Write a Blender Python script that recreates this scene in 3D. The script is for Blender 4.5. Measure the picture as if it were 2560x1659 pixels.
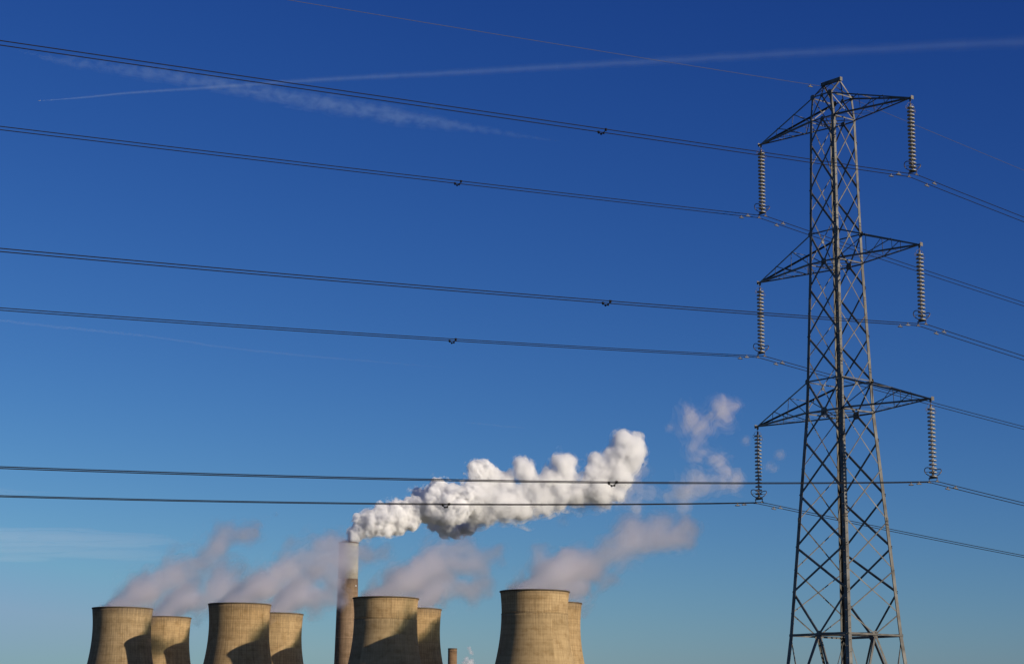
import bpy, math, random
from mathutils import Vector, Matrix, noise

# ------------------------------------------------------------------ scene, camera, light
for o in list(bpy.data.objects):
    bpy.data.objects.remove(o)
scene = bpy.context.scene
COL = scene.collection

CAM_Z = 1.7
cam_data = bpy.data.cameras.new("camera")
cam_data.sensor_fit = 'HORIZONTAL'
cam_data.sensor_width = 36.0
cam_data.lens = 4978.5249821655125 / 2560.0 * 36.0
cam_data.clip_start = 0.5
cam_data.clip_end = 200000.0
camera = bpy.data.objects.new("camera", cam_data)
COL.objects.link(camera)
camera.matrix_world = (Matrix.Translation((0, 0, CAM_Z))
                       @ Matrix.Rotation(math.pi / 2 + 0.19934123458104536, 4, 'X')
                       @ Matrix.Rotation(0.007132881177777813, 4, 'Z'))
scene.camera = camera

SUN_AZ = math.radians(-35.5)      # from +X towards -Y: the sun stands to the right, behind the camera
SUN_EL = math.radians(16.5)
to_sun = Vector((math.cos(SUN_EL) * math.cos(SUN_AZ), math.cos(SUN_EL) * math.sin(SUN_AZ), math.sin(SUN_EL)))

world = bpy.data.worlds.new("World")
scene.world = world
world.use_nodes = True
wn, wl = world.node_tree.nodes, world.node_tree.links
wn.clear()
w_out = wn.new("ShaderNodeOutputWorld")
w_bg = wn.new("ShaderNodeBackground")
sky = wn.new("ShaderNodeTexSky")
sky.sky_type = 'NISHITA'
sky.sun_disc = False
sky.sun_elevation = SUN_EL
sky.sun_rotation = math.pi / 2 - SUN_AZ     # clockwise from +Y
sky.altitude = 0.0
sky.air_density = 0.8
sky.dust_density = 0.6
sky.ozone_density = 2.0
w_bg.inputs["Strength"].default_value = 0.05
# the deep winter blue of the picture: a steeper tone curve on the sky, channel by channel, its glow round the sun held in
w_sep = wn.new("ShaderNodeSeparateColor")
w_com = wn.new("ShaderNodeCombineColor")
wl.new(sky.outputs[0], w_sep.inputs[0])
for ch, (power, gain) in enumerate(((2.022, 0.01124), (1.719, 0.01952), (1.136, 0.0660))):
    w_pow = wn.new("ShaderNodeMath"); w_pow.operation = 'POWER'
    w_pow.inputs[1].default_value = power
    w_mul = wn.new("ShaderNodeMath"); w_mul.operation = 'MULTIPLY'
    w_mul.inputs[1].default_value = gain / 0.05
    wl.new(w_sep.outputs[ch], w_pow.inputs[0])
    wl.new(w_pow.outputs[0], w_mul.inputs[0])
    wl.new(w_mul.outputs[0], w_com.inputs[ch])
w_lim = wn.new("ShaderNodeMix")
w_lim.data_type = 'RGBA'; w_lim.blend_type = 'DARKEN'; w_lim.inputs[0].default_value = 1.0
w_lim.inputs[7].default_value = (4.6, 7.4, 12.5, 1)
wl.new(w_com.outputs[0], w_lim.inputs[6])
wl.new(w_lim.outputs[2], w_bg.inputs["Color"])
wl.new(w_bg.outputs[0], w_out.inputs["Surface"])

sun_data = bpy.data.lights.new("sun", 'SUN')
sun_data.energy = 5.0
sun_data.angle = math.radians(0.53)
sun_data.color = (1.0, 0.88, 0.72)
sun = bpy.data.objects.new("sun", sun_data)
COL.objects.link(sun)
sun.rotation_euler = to_sun.to_track_quat('Z', 'Y').to_euler()
sun.location = to_sun * 400

scene.view_settings.view_transform = 'Standard'
scene.view_settings.look = 'None'
scene.view_settings.exposure = 0.0
scene.view_settings.gamma = 1.0
scene.view_settings.use_curve_mapping = False
scene.render.engine = 'CYCLES'
scene.cycles.max_bounces = 24
scene.cycles.diffuse_bounces = 3
scene.cycles.volume_bounces = 14
scene.cycles.transparent_max_bounces = 96
scene.cycles.use_denoising = True
scene.cycles.volume_max_steps = 512

# ------------------------------------------------------------------ helpers
class MB:
    """Collects vertices and faces; build() links them as one mesh object."""
    def __init__(self):
        self.v, self.f, self.uv = [], [], None

    def add(self, verts, faces):
        k = len(self.v)
        self.v += [tuple(p) for p in verts]
        self.f += [tuple(i + k for i in q) for q in faces]

    def box(self, c, x, y, z):
        """box about c with the three half-edge vectors x, y, z"""
        c, x, y, z = Vector(c), Vector(x), Vector(y), Vector(z)
        if x.cross(y).dot(z) < 0:
            x = -x
        v = [c + sx * x + sy * y + sz * z for sz in (-1, 1) for sy in (-1, 1) for sx in (-1, 1)]
        self.add(v, [(0, 2, 3, 1), (4, 5, 7, 6), (0, 1, 5, 4), (2, 6, 7, 3), (0, 4, 6, 2), (1, 3, 7, 5)])

    def tube(self, pts, r, n=8, closed=False, caps=True):
        pts = [Vector(p) for p in pts]
        m = len(pts)
        rs = r if isinstance(r, (list, tuple)) else [r] * m
        rings = []
        up = None
        for i, p in enumerate(pts):
            if closed:
                t = (pts[(i + 1) % m] - pts[i - 1]).normalized()
            else:
                t = (pts[min(i + 1, m - 1)] - pts[max(i - 1, 0)]).normalized()
            if up is None:
                up = t.orthogonal().normalized()
            up = (up - t * up.dot(t)).normalized()
            s = t.cross(up)
            rings.append([p + rs[i] * (math.cos(2 * math.pi * j / n) * up + math.sin(2 * math.pi * j / n) * s) for j in range(n)])
        v = [q for ring in rings for q in ring]
        f = []
        for i in range(m if closed else m - 1):
            a0, b0 = i * n, ((i + 1) % m) * n
            for j in range(n):
                f.append((a0 + j, a0 + (j + 1) % n, b0 + (j + 1) % n, b0 + j))
        if caps and not closed:
            f.append(tuple(reversed(range(n))))
            f.append(tuple((m - 1) * n + j for j in range(n)))
        self.add(v, f)

    def lathe(self, prof, n=24, c=(0, 0, 0), closed=False):
        """revolve (r, z) points about the z axis through c; uv = angle, height"""
        c = Vector(c)
        m = len(prof)
        v = [c + Vector((r * math.cos(2 * math.pi * j / n), r * math.sin(2 * math.pi * j / n), z)) for r, z in prof for j in range(n)]
        f = []
        for i in range(m if closed else m - 1):
            a0, b0 = i * n, ((i + 1) % m) * n
            for j in range(n):
                f.append((a0 + j, a0 + (j + 1) % n, b0 + (j + 1) % n, b0 + j))
        self.add(v, f)

    def angle(self, p0, p1, d1, d2, w, t, w2=None):
        """rolled steel angle (L section) from p0 to p1, flanges along d1 and d2"""
        p0, p1 = Vector(p0), Vector(p1)
        ax = (p1 - p0).normalized()
        d1 = Vector(d1)
        d1 = (d1 - ax * d1.dot(ax)).normalized()
        d2 = Vector(d2)
        d2 = (d2 - ax * d2.dot(ax) - d1 * d2.dot(d1)).normalized()
        w2 = w2 or w
        sec = [(0, 0), (w, 0), (w, t), (t, t), (t, w2), (0, w2)]
        if d1.cross(d2).dot(ax) < 0:
            sec = [sec[0]] + sec[:0:-1]
        v = [p + d1 * x + d2 * y for p in (p0, p1) for x, y in sec]
        f = [(5, 4, 3, 2, 1, 0), (6, 7, 8, 9, 10, 11)]
        f += [(i, (i + 1) % 6, 6 + (i + 1) % 6, 6 + i) for i in range(6)]
        self.add(v, f)

    def build(self, name, mat, parent=None, smooth=False, loc=None):
        me = bpy.data.meshes.new(name)
        me.from_pydata(self.v, [], self.f)
        me.update()
        if smooth:
            me.polygons.foreach_set("use_smooth", [True] * len(me.polygons))
        if mat is not None:
            me.materials.append(mat)
        o = bpy.data.objects.new(name, me)
        COL.objects.link(o)
        if parent is not None:
            o.parent = parent
        if loc is not None:
            o.location = loc
        return o


def tag(o, label=None, cat=None, group=None, kind=None):
    if label: o["label"] = label
    if cat: o["category"] = cat
    if group: o["group"] = group
    if kind: o["kind"] = kind
    return o


def thing(name, label, cat, loc=(0, 0, 0), group=None):
    o = bpy.data.objects.new(name, None)
    o.empty_display_size = 0.3
    COL.objects.link(o)
    o.location = loc
    return tag(o, label, cat, group)


def copy_tree(o, parent=None):
    c = o.copy()
    COL.objects.link(c)
    if parent is not None:
        c.parent = parent
    for ch in [x for x in bpy.data.objects if x.parent == o]:
        copy_tree(ch, c)
    return c


# ------------------------------------------------------------------ materials
def new_mat(name):
    m = bpy.data.materials.new(name)
    m.use_nodes = True
    nt = m.node_tree
    nt.nodes.clear()
    return m, nt.nodes, nt.links


def N(nodes, kind, **kw):
    n = nodes.new(kind)
    for k, v in kw.items():
        setattr(n, k, v)
    return n


def ramp(nodes, stops):
    r = nodes.new("ShaderNodeValToRGB")
    e = r.color_ramp.elements
    while len(e) < len(stops):
        e.new(0.5)
    for el, (p, c) in zip(e, stops):
        el.position = p
        el.color = c if len(c) == 4 else (*c, 1)
    return r


def mixc(nodes, links, fac, a, b, blend='MIX'):
    m = nodes.new("ShaderNodeMix")
    m.data_type = 'RGBA'
    m.blend_type = blend
    for sock, val in ((m.inputs[0], fac), (m.inputs[6], a), (m.inputs[7], b)):
        if hasattr(val, "default_value") or hasattr(val, "links"):
            links.new(val, sock)
        elif isinstance(val, (int, float)):
            sock.default_value = val
        else:
            sock.default_value = (*val, 1) if len(val) == 3 else val
    return m.outputs[2]


def metal_mat(name, base, dark, scale=3.0, rough=0.55, metallic=0.25, detail=4.0):
    m, n, l = new_mat(name)
    out = N(n, "ShaderNodeOutputMaterial")
    p = N(n, "ShaderNodeBsdfPrincipled")
    tc = N(n, "ShaderNodeTexCoord")
    nz = N(n, "ShaderNodeTexNoise")
    nz.inputs["Scale"].default_value = scale
    nz.inputs["Detail"].default_value = detail
    l.new(tc.outputs["Object"], nz.inputs["Vector"])
    r = ramp(n, [(0.3, dark), (0.7, base)])
    l.new(nz.outputs["Fac"], r.inputs[0])
    l.new(r.outputs[0], p.inputs["Base Color"])
    p.inputs["Roughness"].default_value = rough
    p.inputs["Metallic"].default_value = metallic
    l.new(p.outputs[0], out.inputs["Surface"])
    return m


M_STEEL = metal_mat("galvanised_steel", (0.155, 0.15, 0.135), (0.07, 0.063, 0.053), 1.3, 0.5, 0.7)
M_PLATE = metal_mat("steel_plate", (0.17, 0.155, 0.13), (0.09, 0.08, 0.065), 4.0, 0.5, 0.5)
M_FITTING = metal_mat("line_fittings", (0.15, 0.13, 0.115), (0.08, 0.06, 0.05), 9.0, 0.5, 0.4)
M_WIRE = metal_mat("weathered_conductor", (0.018, 0.016, 0.015), (0.01, 0.01, 0.01), 5.0, 1.0, 0.0)
M_WIRE.node_tree.nodes["Principled BSDF"].inputs["Specular IOR Level"].default_value = 0.1
M_EARTH = metal_mat("earth_wire_steel", (0.095, 0.085, 0.082), (0.06, 0.055, 0.055), 5.0, 0.9, 0.0)
M_WEIGHT = metal_mat("damper_weight", (0.19, 0.185, 0.17), (0.11, 0.105, 0.095), 8.0, 0.5, 0.3)
M_CERAMIC = metal_mat("grey_insulator_glaze", (0.34, 0.335, 0.315), (0.23, 0.222, 0.205), 5.0, 0.22, 0.0)
M_CAP = metal_mat("insulator_cap_iron", (0.36, 0.33, 0.29), (0.22, 0.17, 0.14), 14.0, 0.45, 0.4)
M_PAINT = metal_mat("airliner_paint", (0.75, 0.75, 0.76), (0.65, 0.65, 0.66), 0.1, 0.35, 0.0)
M_LAMP = metal_mat("lamp_housing", (0.8, 0.79, 0.76), (0.7, 0.69, 0.66), 1.0, 0.3, 0.0)


def concrete_mat(name, light, dark, grid, streak, height, circ, soot=0.6, soot_len=5.0, panel=2.1, seed=0.0):
    """cast concrete: shutter-board grid, lift-to-lift shade changes, rain streaks, soot stain below the lip.
    Object z is the height, the angle about the axis the other coordinate."""
    m, n, l = new_mat(name)
    out = N(n, "ShaderNodeOutputMaterial")
    p = N(n, "ShaderNodeBsdfPrincipled")
    p.inputs["Roughness"].default_value = 0.9
    p.inputs["Specular IOR Level"].default_value = 0.15
    tc = N(n, "ShaderNodeTexCoord")
    sx = N(n, "ShaderNodeSeparateXYZ")
    l.new(tc.outputs["Object"], sx.inputs[0])
    at = N(n, "ShaderNodeMath", operation='ARCTAN2')
    l.new(sx.outputs[1], at.inputs[0]); l.new(sx.outputs[0], at.inputs[1])
    arc = N(n, "ShaderNodeMath", operation='MULTIPLY')
    l.new(at.outputs[0], arc.inputs[0]); arc.inputs[1].default_value = circ / (2 * math.pi)
    uv = N(n, "ShaderNodeCombineXYZ")
    l.new(arc.outputs[0], uv.inputs[0]); l.new(sx.outputs[2], uv.inputs[1]); uv.inputs[2].default_value = seed
    br = N(n, "ShaderNodeTexBrick")
    br.offset = 0.0
    br.inputs["Scale"].default_value = 1.0
    br.inputs["Brick Width"].default_value = panel
    br.inputs["Row Height"].default_value = panel
    br.inputs["Mortar Size"].default_value = 0.16
    br.inputs["Mortar Smooth"].default_value = 0.6
    br.inputs["Color1"].default_value = (1, 1, 1, 1)
    br.inputs["Color2"].default_value = (1 - 0.35 * grid,) * 3 + (1,)
    br.inputs["Mortar"].default_value = (1 - grid,) * 3 + (1,)
    l.new(uv.outputs[0], br.inputs["Vector"])
    # broad weathering
    nz = N(n, "ShaderNodeTexNoise")
    nz.inputs["Scale"].default_value = 0.06; nz.inputs["Detail"].default_value = 6.0; nz.inputs["Roughness"].default_value = 0.6
    l.new(uv.outputs[0], nz.inputs["Vector"])
    r1 = ramp(n, [(0.32, dark), (0.68, light)])
    l.new(nz.outputs["Fac"], r1.inputs[0])
    # rain streaks: noise squeezed along the circumference
    mp = N(n, "ShaderNodeMapping")
    mp.inputs["Scale"].default_value = (0.9, 0.035, 1.0)
    l.new(uv.outputs[0], mp.inputs[0])
    ns = N(n, "ShaderNodeTexNoise")
    ns.inputs["Scale"].default_value = 1.0; ns.inputs["Detail"].default_value = 5.0; ns.inputs["Roughness"].default_value = 0.7
    l.new(mp.outputs[0], ns.inputs["Vector"])
    r2 = ramp(n, [(0.34, (1 - streak,) * 3), (0.6, (1, 1, 1))])
    l.new(ns.outputs["Fac"], r2.inputs[0])
    # lift bands
    mp2 = N(n, "ShaderNodeMapping")
    mp2.inputs["Scale"].default_value = (0.004, 0.3, 1.0)
    l.new(uv.outputs[0], mp2.inputs[0])
    nb = N(n, "ShaderNodeTexNoise")
    nb.inputs["Scale"].default_value = 1.0; nb.inputs["Detail"].default_value = 3.0
    l.new(mp2.outputs[0], nb.inputs["Vector"])
    r3 = ramp(n, [(0.35, (0.86, 0.85, 0.83)), (0.6, (1, 1, 1))])
    l.new(nb.outputs["Fac"], r3.inputs[0])
    c = mixc(n, l, 1.0, r1.outputs[0], br.outputs["Color"], 'MULTIPLY')
    c = mixc(n, l, 1.0, c, r2.outputs[0], 'MULTIPLY')
    c = mixc(n, l, 1.0, c, r3.outputs[0], 'MULTIPLY')
    # soot stain hanging down from the lip, ragged by the streak noise
    mr = N(n, "ShaderNodeMapRange")
    mr.inputs["From Min"].default_value = height - soot_len; mr.inputs["From Max"].default_value = height
    l.new(sx.outputs[2], mr.inputs["Value"])
    ml = N(n, "ShaderNodeMath", operation='MULTIPLY')
    rr = ramp(n, [(0.35, (1, 1, 1)), (0.7, (0.1, 0.1, 0.1))])
    l.new(ns.outputs["Fac"], rr.inputs[0])
    l.new(mr.outputs[0], ml.inputs[0]); l.new(rr.outputs[0], ml.inputs[1])
    m2 = N(n, "ShaderNodeMath", operation='MULTIPLY', use_clamp=True)
    l.new(ml.outputs[0], m2.inputs[0]); m2.inputs[1].default_value = soot
    c = mixc(n, l, m2.outputs[0], c, (0.06, 0.05, 0.045))
    # no two towers weather alike
    oi = N(n, "ShaderNodeObjectInfo")
    ro = ramp(n, [(0.0, (0.86, 0.87, 0.9)), (0.5, (1.0, 0.98, 0.95)), (1.0, (0.95, 0.9, 0.84))])
    l.new(oi.outputs["Random"], ro.inputs[0])
    c = mixc(n, l, 1.0, c, ro.outputs[0], 'MULTIPLY')
    # dark repaired or damp panels
    mp3 = N(n, "ShaderNodeMapping")
    mp3.inputs["Scale"].default_value = (0.10, 0.16, 1.0)
    l.new(uv.outputs[0], mp3.inputs[0])
    n3 = N(n, "ShaderNodeTexNoise")
    n3.inputs["Scale"].default_value = 1.0; n3.inputs["Detail"].default_value = 7.0; n3.inputs["Roughness"].default_value = 0.7
    l.new(mp3.outputs[0], n3.inputs["Vector"])
    r4 = ramp(n, [(0.36, (0.80, 0.76, 0.70)), (0.5, (1, 1, 1)), (0.66, (1.08, 1.07, 1.05))])
    l.new(n3.outputs["Fac"], r4.inputs[0])
    c = mixc(n, l, 1.0, c, r4.outputs[0], 'MULTIPLY')
    l.new(c, p.inputs["Base Color"])
    bp = N(n, "ShaderNodeBump")
    bp.inputs["Strength"].default_value = 0.4; bp.inputs["Distance"].default_value = 0.12
    l.new(br.outputs["Color"], bp.inputs["Height"])
    l.new(bp.outputs[0], p.inputs["Normal"])
    l.new(p.outputs[0], out.inputs["Surface"])
    return m


CIRC = 2 * math.pi * 28.0
M_TOWER = concrete_mat("ribbed_tower_concrete", (0.485, 0.35, 0.185), (0.385, 0.27, 0.138), 0.24, 0.36, 115.0, CIRC, 0.9, 8.0)
M_BAND = concrete_mat("patched_band_concrete", (0.53, 0.385, 0.205), (0.415, 0.29, 0.15), 0.34, 0.34, 115.0, CIRC, 0.6, 4.0, 2.3, 3.0)
M_SMOOTH = concrete_mat("coated_tower_concrete", (0.44, 0.325, 0.175), (0.36, 0.262, 0.137), 0.12, 0.24, 97.0, CIRC, 0.25, 14.0, 2.1, 7.0)
M_LIP = concrete_mat("stained_tower_lip", (0.17, 0.13, 0.09), (0.09, 0.07, 0.05), 0.2, 0.3, 500.0, CIRC, 0.0, 5.0)
M_STACK = concrete_mat("brown_chimney_concrete", (0.315, 0.228, 0.152), (0.24, 0.173, 0.115), 0.2, 0.3, 160.0, 67.0, 1.0, 18.0, 2.4, 5.0)
M_COLLAR = concrete_mat("pale_chimney_concrete", (0.52, 0.485, 0.42), (0.43, 0.40, 0.345), 0.12, 0.25, 198.0, 67.0, 0.6, 5.0, 2.4, 9.0)
M_RING = concrete_mat("chimney_ring_concrete", (0.40, 0.29, 0.20), (0.33, 0.24, 0.16), 0.1, 0.2, 500.0, 67.0, 0.0, 5.0)
M_SMALLSTACK = concrete_mat("small_chimney_concrete", (0.30, 0.19, 0.105), (0.22, 0.14, 0.08), 0.2, 0.25, 98.0, 33.0, 0.5, 2.0, 2.0, 2.0)
M_DARKHOLE = metal_mat("vent_shadow", (0.03, 0.026, 0.022), (0.02, 0.018, 0.016), 1.0, 0.9, 0.0)


def ground_mat():
    m, n, l = new_mat("field_grass")
    out = N(n, "ShaderNodeOutputMaterial")
    p = N(n, "ShaderNodeBsdfPrincipled")
    p.inputs["Roughness"].default_value = 0.95
    tc = N(n, "ShaderNodeTexCoord")
    n1 = N(n, "ShaderNodeTexNoise"); n1.inputs["Scale"].default_value = 0.012; n1.inputs["Detail"].default_value = 8.0
    n2 = N(n, "ShaderNodeTexNoise"); n2.inputs["Scale"].default_value = 1.3; n2.inputs["Detail"].default_value = 6.0
    l.new(tc.outputs["Object"], n1.inputs["Vector"]); l.new(tc.outputs["Object"], n2.inputs["Vector"])
    r1 = ramp(n, [(0.35, (0.055, 0.07, 0.025)), (0.55, (0.09, 0.095, 0.04)), (0.7, (0.14, 0.11, 0.06))])
    r2 = ramp(n, [(0.3, (0.7, 0.7, 0.7)), (0.7, (1.2, 1.2, 1.2))])
    l.new(n1.outputs["Fac"], r1.inputs[0]); l.new(n2.outputs["Fac"], r2.inputs[0])
    l.new(mixc(n, l, 1.0, r1.outputs[0], r2.outputs[0], 'MULTIPLY'), p.inputs["Base Color"])
    l.new(p.outputs[0], out.inputs["Surface"])
    return m


def vapour_mat(name, density, color=(1, 1, 1), aniso=0.25, noise_scale=None, lo=0.40, hi=0.66, detail=3.0, rate=0.2, film=0.012, stretch=None, rough=.6):
    """water vapour: a scattering volume inside its own ragged hull, with a faint mist film on the hull itself"""
    m, n, l = new_mat(name)
    out = N(n, "ShaderNodeOutputMaterial")
    vs = N(n, "ShaderNodeVolumeScatter")
    vs.inputs["Color"].default_value = (*color, 1)
    vs.inputs["Anisotropy"].default_value = aniso
    vs.inputs["Density"].default_value = density
    if noise_scale:
        tc = N(n, "ShaderNodeTexCoord")
        nz = N(n, "ShaderNodeTexNoise")
        nz.inputs["Scale"].default_value = noise_scale
        nz.inputs["Detail"].default_value = detail
        nz.inputs["Roughness"].default_value = rough
        src = tc.outputs["Object"]
        if stretch:
            mp = N(n, "ShaderNodeMapping")
            mp.inputs["Scale"].default_value = stretch
            l.new(src, mp.inputs[0]); src = mp.outputs[0]
        l.new(src, nz.inputs["Vector"])
        mr = N(n, "ShaderNodeMapRange", interpolation_type='SMOOTHSTEP')
        mr.inputs["From Min"].default_value = lo; mr.inputs["From Max"].default_value = hi
        mr.inputs["To Min"].default_value = 0.0; mr.inputs["To Max"].default_value = density
        l.new(nz.outputs["Fac"], mr.inputs["Value"])
        l.new(mr.outputs[0], vs.inputs["Density"])
    l.new(vs.outputs[0], out.inputs["Volume"])
    m.cycles.volume_step_rate = rate
    if film <= 0:
        return m
    tr = N(n, "ShaderNodeBsdfTransparent")
    df = N(n, "ShaderNodeBsdfTranslucent")
    df.inputs["Color"].default_value = (*color, 1)
    mx = N(n, "ShaderNodeMixShader")
    mx.inputs[0].default_value = film
    l.new(tr.outputs[0], mx.inputs[1]); l.new(df.outputs[0], mx.inputs[2])
    l.new(mx.outputs[0], out.inputs["Surface"])
    m.cycles.volume_step_rate = rate
    return m


# ------------------------------------------------------------------ ground
g = MB()
R_G, n_g = 60000.0, 96
g.add([(0, 0, 0)] + [(R_G * math.cos(2 * math.pi * i / n_g), R_G * math.sin(2 * math.pi * i / n_g), 0) for i in range(n_g)],
      [(0, 1 + i, 1 + (i + 1) % n_g) for i in range(n_g)])
tag(g.build("ground", ground_mat()), "flat grass field below the power line and the towers", "ground", kind="structure")

# ------------------------------------------------------------------ cooling towers
R0, Z0, CC = 26.9, 96.0, 0.19


def tower_r(z):
    return math.sqrt(R0 * R0 + CC * (z - Z0) ** 2)


def shell(z_lo, z_hi, proud=0.0, steps=40, n=144):
    mb = MB()
    zs = [z_lo + (z_hi - z_lo) * i / steps for i in range(steps + 1)]
    th = 0.9
    prof = [(tower_r(z) + proud, z) for z in zs] + [(tower_r(z) + proud - th, z) for z in reversed(zs)]
    mb.lathe(prof, n, closed=True)
    return mb


def lip():
    mb = MB()
    r = tower_r(115.0)
    mb.lathe([(r - 0.9, 114.3), (r + 0.35, 114.3), (r + 0.4, 115.0), (r + 0.2, 115.3), (r - 0.7, 115.3), (r - 0.9, 115.0)], 144, closed=True)
    return mb


def support_legs():
    mb = MB()
    k = 40
    rt, rb = tower_r(8.0) - 0.4, tower_r(0.0) + 0.5
    for i in range(k):
        t0 = 2 * math.pi * i / k
        for s in (-1, 1):
            t1 = t0 + s * math.pi / k
            mb.tube([(rb * math.cos(t0), rb * math.sin(t0), -0.2), (rt * math.cos(t1), rt * math.sin(t1), 8.2)], 0.45, 8)
    return mb


def plain_tower():
    t = thing("cooling_tower", "", "cooling tower")
    shell(8.0, 114.3).build("shell", M_TOWER, t, True)
    lip().build("lip", M_LIP, t, True)
    support_legs().build("leg_ring", M_SMOOTH, t, True)
    return t


def banded_tower():
    t = thing("cooling_tower", "", "cooling tower")
    shell(8.0, 97.0, 0.0).build("shell", M_SMOOTH, t, True)
    shell(97.0, 114.3, -0.22, 14).build("upper_band", M_BAND, t, True)
    mb = MB()
    r = tower_r(97.0)
    mb.lathe([(r - 0.9, 96.6), (r + 0.22, 96.6), (r + 0.22, 97.1), (r - 0.9, 97.1)], 144, closed=True)
    mb.build("ledge", M_BAND, t)
    lip().build("lip", M_LIP, t, True)
    support_legs().build("leg_ring", M_SMOOTH, t, True)
    return t


TOWERS = [  # x, y, turn, kind, label
    (-363.2, 1882.2, 0.3, 'p', "leftmost cooling tower of the front row, dark plume shadow across its right half"),
    (-350.1, 2027.9, 1.9, 'p', "back row cooling tower just behind the leftmost tower, nearly all in shadow"),
    (-244.0, 1811.0, 2.7, 'p', "front cooling tower standing between the leftmost pair and the tall chimney"),
    (-229.3, 1954.2, 4.0, 'p', "back cooling tower peeping out just left of the tall chimney"),
    (-106.2, 1714.3, 0.9, 'b', "banded cooling tower in front of the tall chimney, a plume shadow on its right"),
    (-91.7, 1862.6, 5.2, 'p', "shadowed back row cooling tower between the tall chimney and the small chimney"),
    (19.9, 1618.8, 2.1, 'b', "largest nearest cooling tower with a banded top, fully sunlit right of the small chimney"),
    (34.9, 1762.1, 3.3, 'p', "sunlit sliver of a back cooling tower behind the nearest banded tower"),
]
proto = {}
for x, y, turn, kind, label in TOWERS:
    if kind not in proto:
        proto[kind] = t = plain_tower() if kind == 'p' else banded_tower()
    else:
        t = copy_tree(proto[kind])
    t.location = (x, y, 0)
    t.rotation_euler = (0, 0, turn)
    tag(t, label, "cooling tower", "cooling towers of the power station")

# ------------------------------------------------------------------ chimneys
ch = thing("tall_chimney", "tall brown concrete chimney with a pale grey top section, rising among the cooling towers", "chimney", (-170.3, 2100, 0))


def chim_r(z):
    return 10.55 + (160.5 - min(z, 160.5)) * 0.021


mb = MB()
zs = [0, 20, 40, 60, 80, 100, 120, 140, 160.5]
mb.lathe([(chim_r(z), z) for z in zs] + [(chim_r(z) - 0.8, z) for z in reversed(zs)], 72, closed=True)
mb.build("shaft", M_STACK, ch, True)
mb = MB()
mb.lathe([(10.45, 160.5), (10.42, 198.0), (9.7, 198.0), (9.7, 160.5)], 72, closed=True)
mb.build("pale_collar", M_COLLAR, ch, True)
mb = MB()
mb.lathe([(9.6, 197.7), (10.75, 197.7), (10.75, 198.7), (9.6, 198.7)], 72, closed=True)
mb.build("cap_ring", M_LIP, ch)
mb = MB()
for ang in (0.6, 2.17, 3.74, 5.31):
    mb.lathe([(2.6, 190), (2.6, 200.5), (2.3, 200.5), (2.3, 190)], 24, (5.0 * math.cos(ang), 5.0 * math.sin(ang), 0), closed=True)
mb.build("flue_tops", M_LIP, ch, True)
for z in (120.5, 99.8):
    mb = MB()
    r = chim_r(z)
    mb.lathe([(r - 0.1, z - 0.3), (r + 0.1, z - 0.3), (r + 0.1, z + 0.3), (r - 0.1, z + 0.3)], 72, closed=True)
    mb.build("pale_ring", M_RING, ch)
lamp = MB()
lamp.box((0, 0, 0), (0.45, 0, 0), (0, 0.45, 0), (0, 0, 0.55))
lamp.tube([(0, 0, 0.5), (0, 0, 0.9)], [0.35, 0.1], 8)
l0 = None
for ang in (-2.28, -0.62, 0.95, 2.5):
    r = chim_r(153.0) + 0.4
    if l0 is None:
        l0 = o = lamp.build("warning_lamp", M_LAMP, ch)
    else:
        o = l0.copy(); COL.objects.link(o); o.parent = ch
    o.location = (r * math.cos(ang), r * math.sin(ang), 153.0)

sc = thing("small_chimney", "short brown chimney stub with dark vent holes, standing alone between cooling towers", "chimney", (-65.3, 2300, 0))
mb = MB()
mb.lathe([(5.4, 0), (5.12, 96.6), (4.7, 96.6), (4.9, 0)], 48, closed=True)
mb.build("shaft", M_SMALLSTACK, sc, True)
mb = MB()
mb.lathe([(4.6, 96.6), (5.28, 96.6), (5.28, 97.9), (4.6, 97.9)], 48, closed=True)
mb.build("cap_ring", M_LIP, sc)
vent = MB()
vent.box((0, 0, 0), (0.3, 0, 0), (0, 0.12, 0), (0, 0, 0.55))
v0 = None
for i in range(18):
    ang = 2 * math.pi * i / 18
    if v0 is None:
        v0 = o = vent.build("vent_hole", M_DARKHOLE, sc)
    else:
        o = v0.copy(); COL.objects.link(o); o.parent = sc
    o.location = (5.1 * math.cos(ang), 5.1 * math.sin(ang), 94.0)
    o.rotation_euler = (0, 0, ang + math.pi / 2)

# ------------------------------------------------------------------ pylon
PHI = 0.9046594539353531
A = Vector((math.cos(PHI), -math.sin(PHI), 0))      # along the crossarms: to the right and nearer
B = Vector((math.sin(PHI), math.cos(PHI), 0))       # along the line: to the right and farther
Z = Vector((0, 0, 1))
PX, PY = 25.39821611805799, 152.0
pylon = thing("lattice_pylon", "tall grey steel lattice pylon with three pairs of crossarms, carrying the power lines", "pylon", (PX, PY, 0))


def P(a, b, z):
    """pylon coordinates -> local position (z measured from camera height as surveyed)"""
    return A * a + B * b + Z * (z + CAM_Z)


LEV = [  # z, half width along A, half width along B
    (-1.7, 3.86, 3.86), (7.512, 2.98, 2.98), (24.495, 1.866, 1.866), (26.958, 1.776, 1.776),
    (36.311, 1.483, 1.483), (38.713, 1.43, 1.43), (47.964, 1.263, 1.263), (49.907, 1.011, 1.259)]


def half(z):
    for (z0, a0, b0), (z1, a1, b1) in zip(LEV, LEV[1:]):
        if z <= z1:
            t = (z - z0) / (z1 - z0)
            return a0 + (a1 - a0) * t, b0 + (b1 - b0) * t
    return LEV[-1][1:]


def node(sa, sb, z):
    a, b = half(z)
    return P(sa * a, sb * b, z)


ZT, ZB1, ZU2, ZB2, ZU3, ZB3, ZP = 49.907, 47.964, 38.713, 36.311, 26.958, 24.495, 7.512

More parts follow.
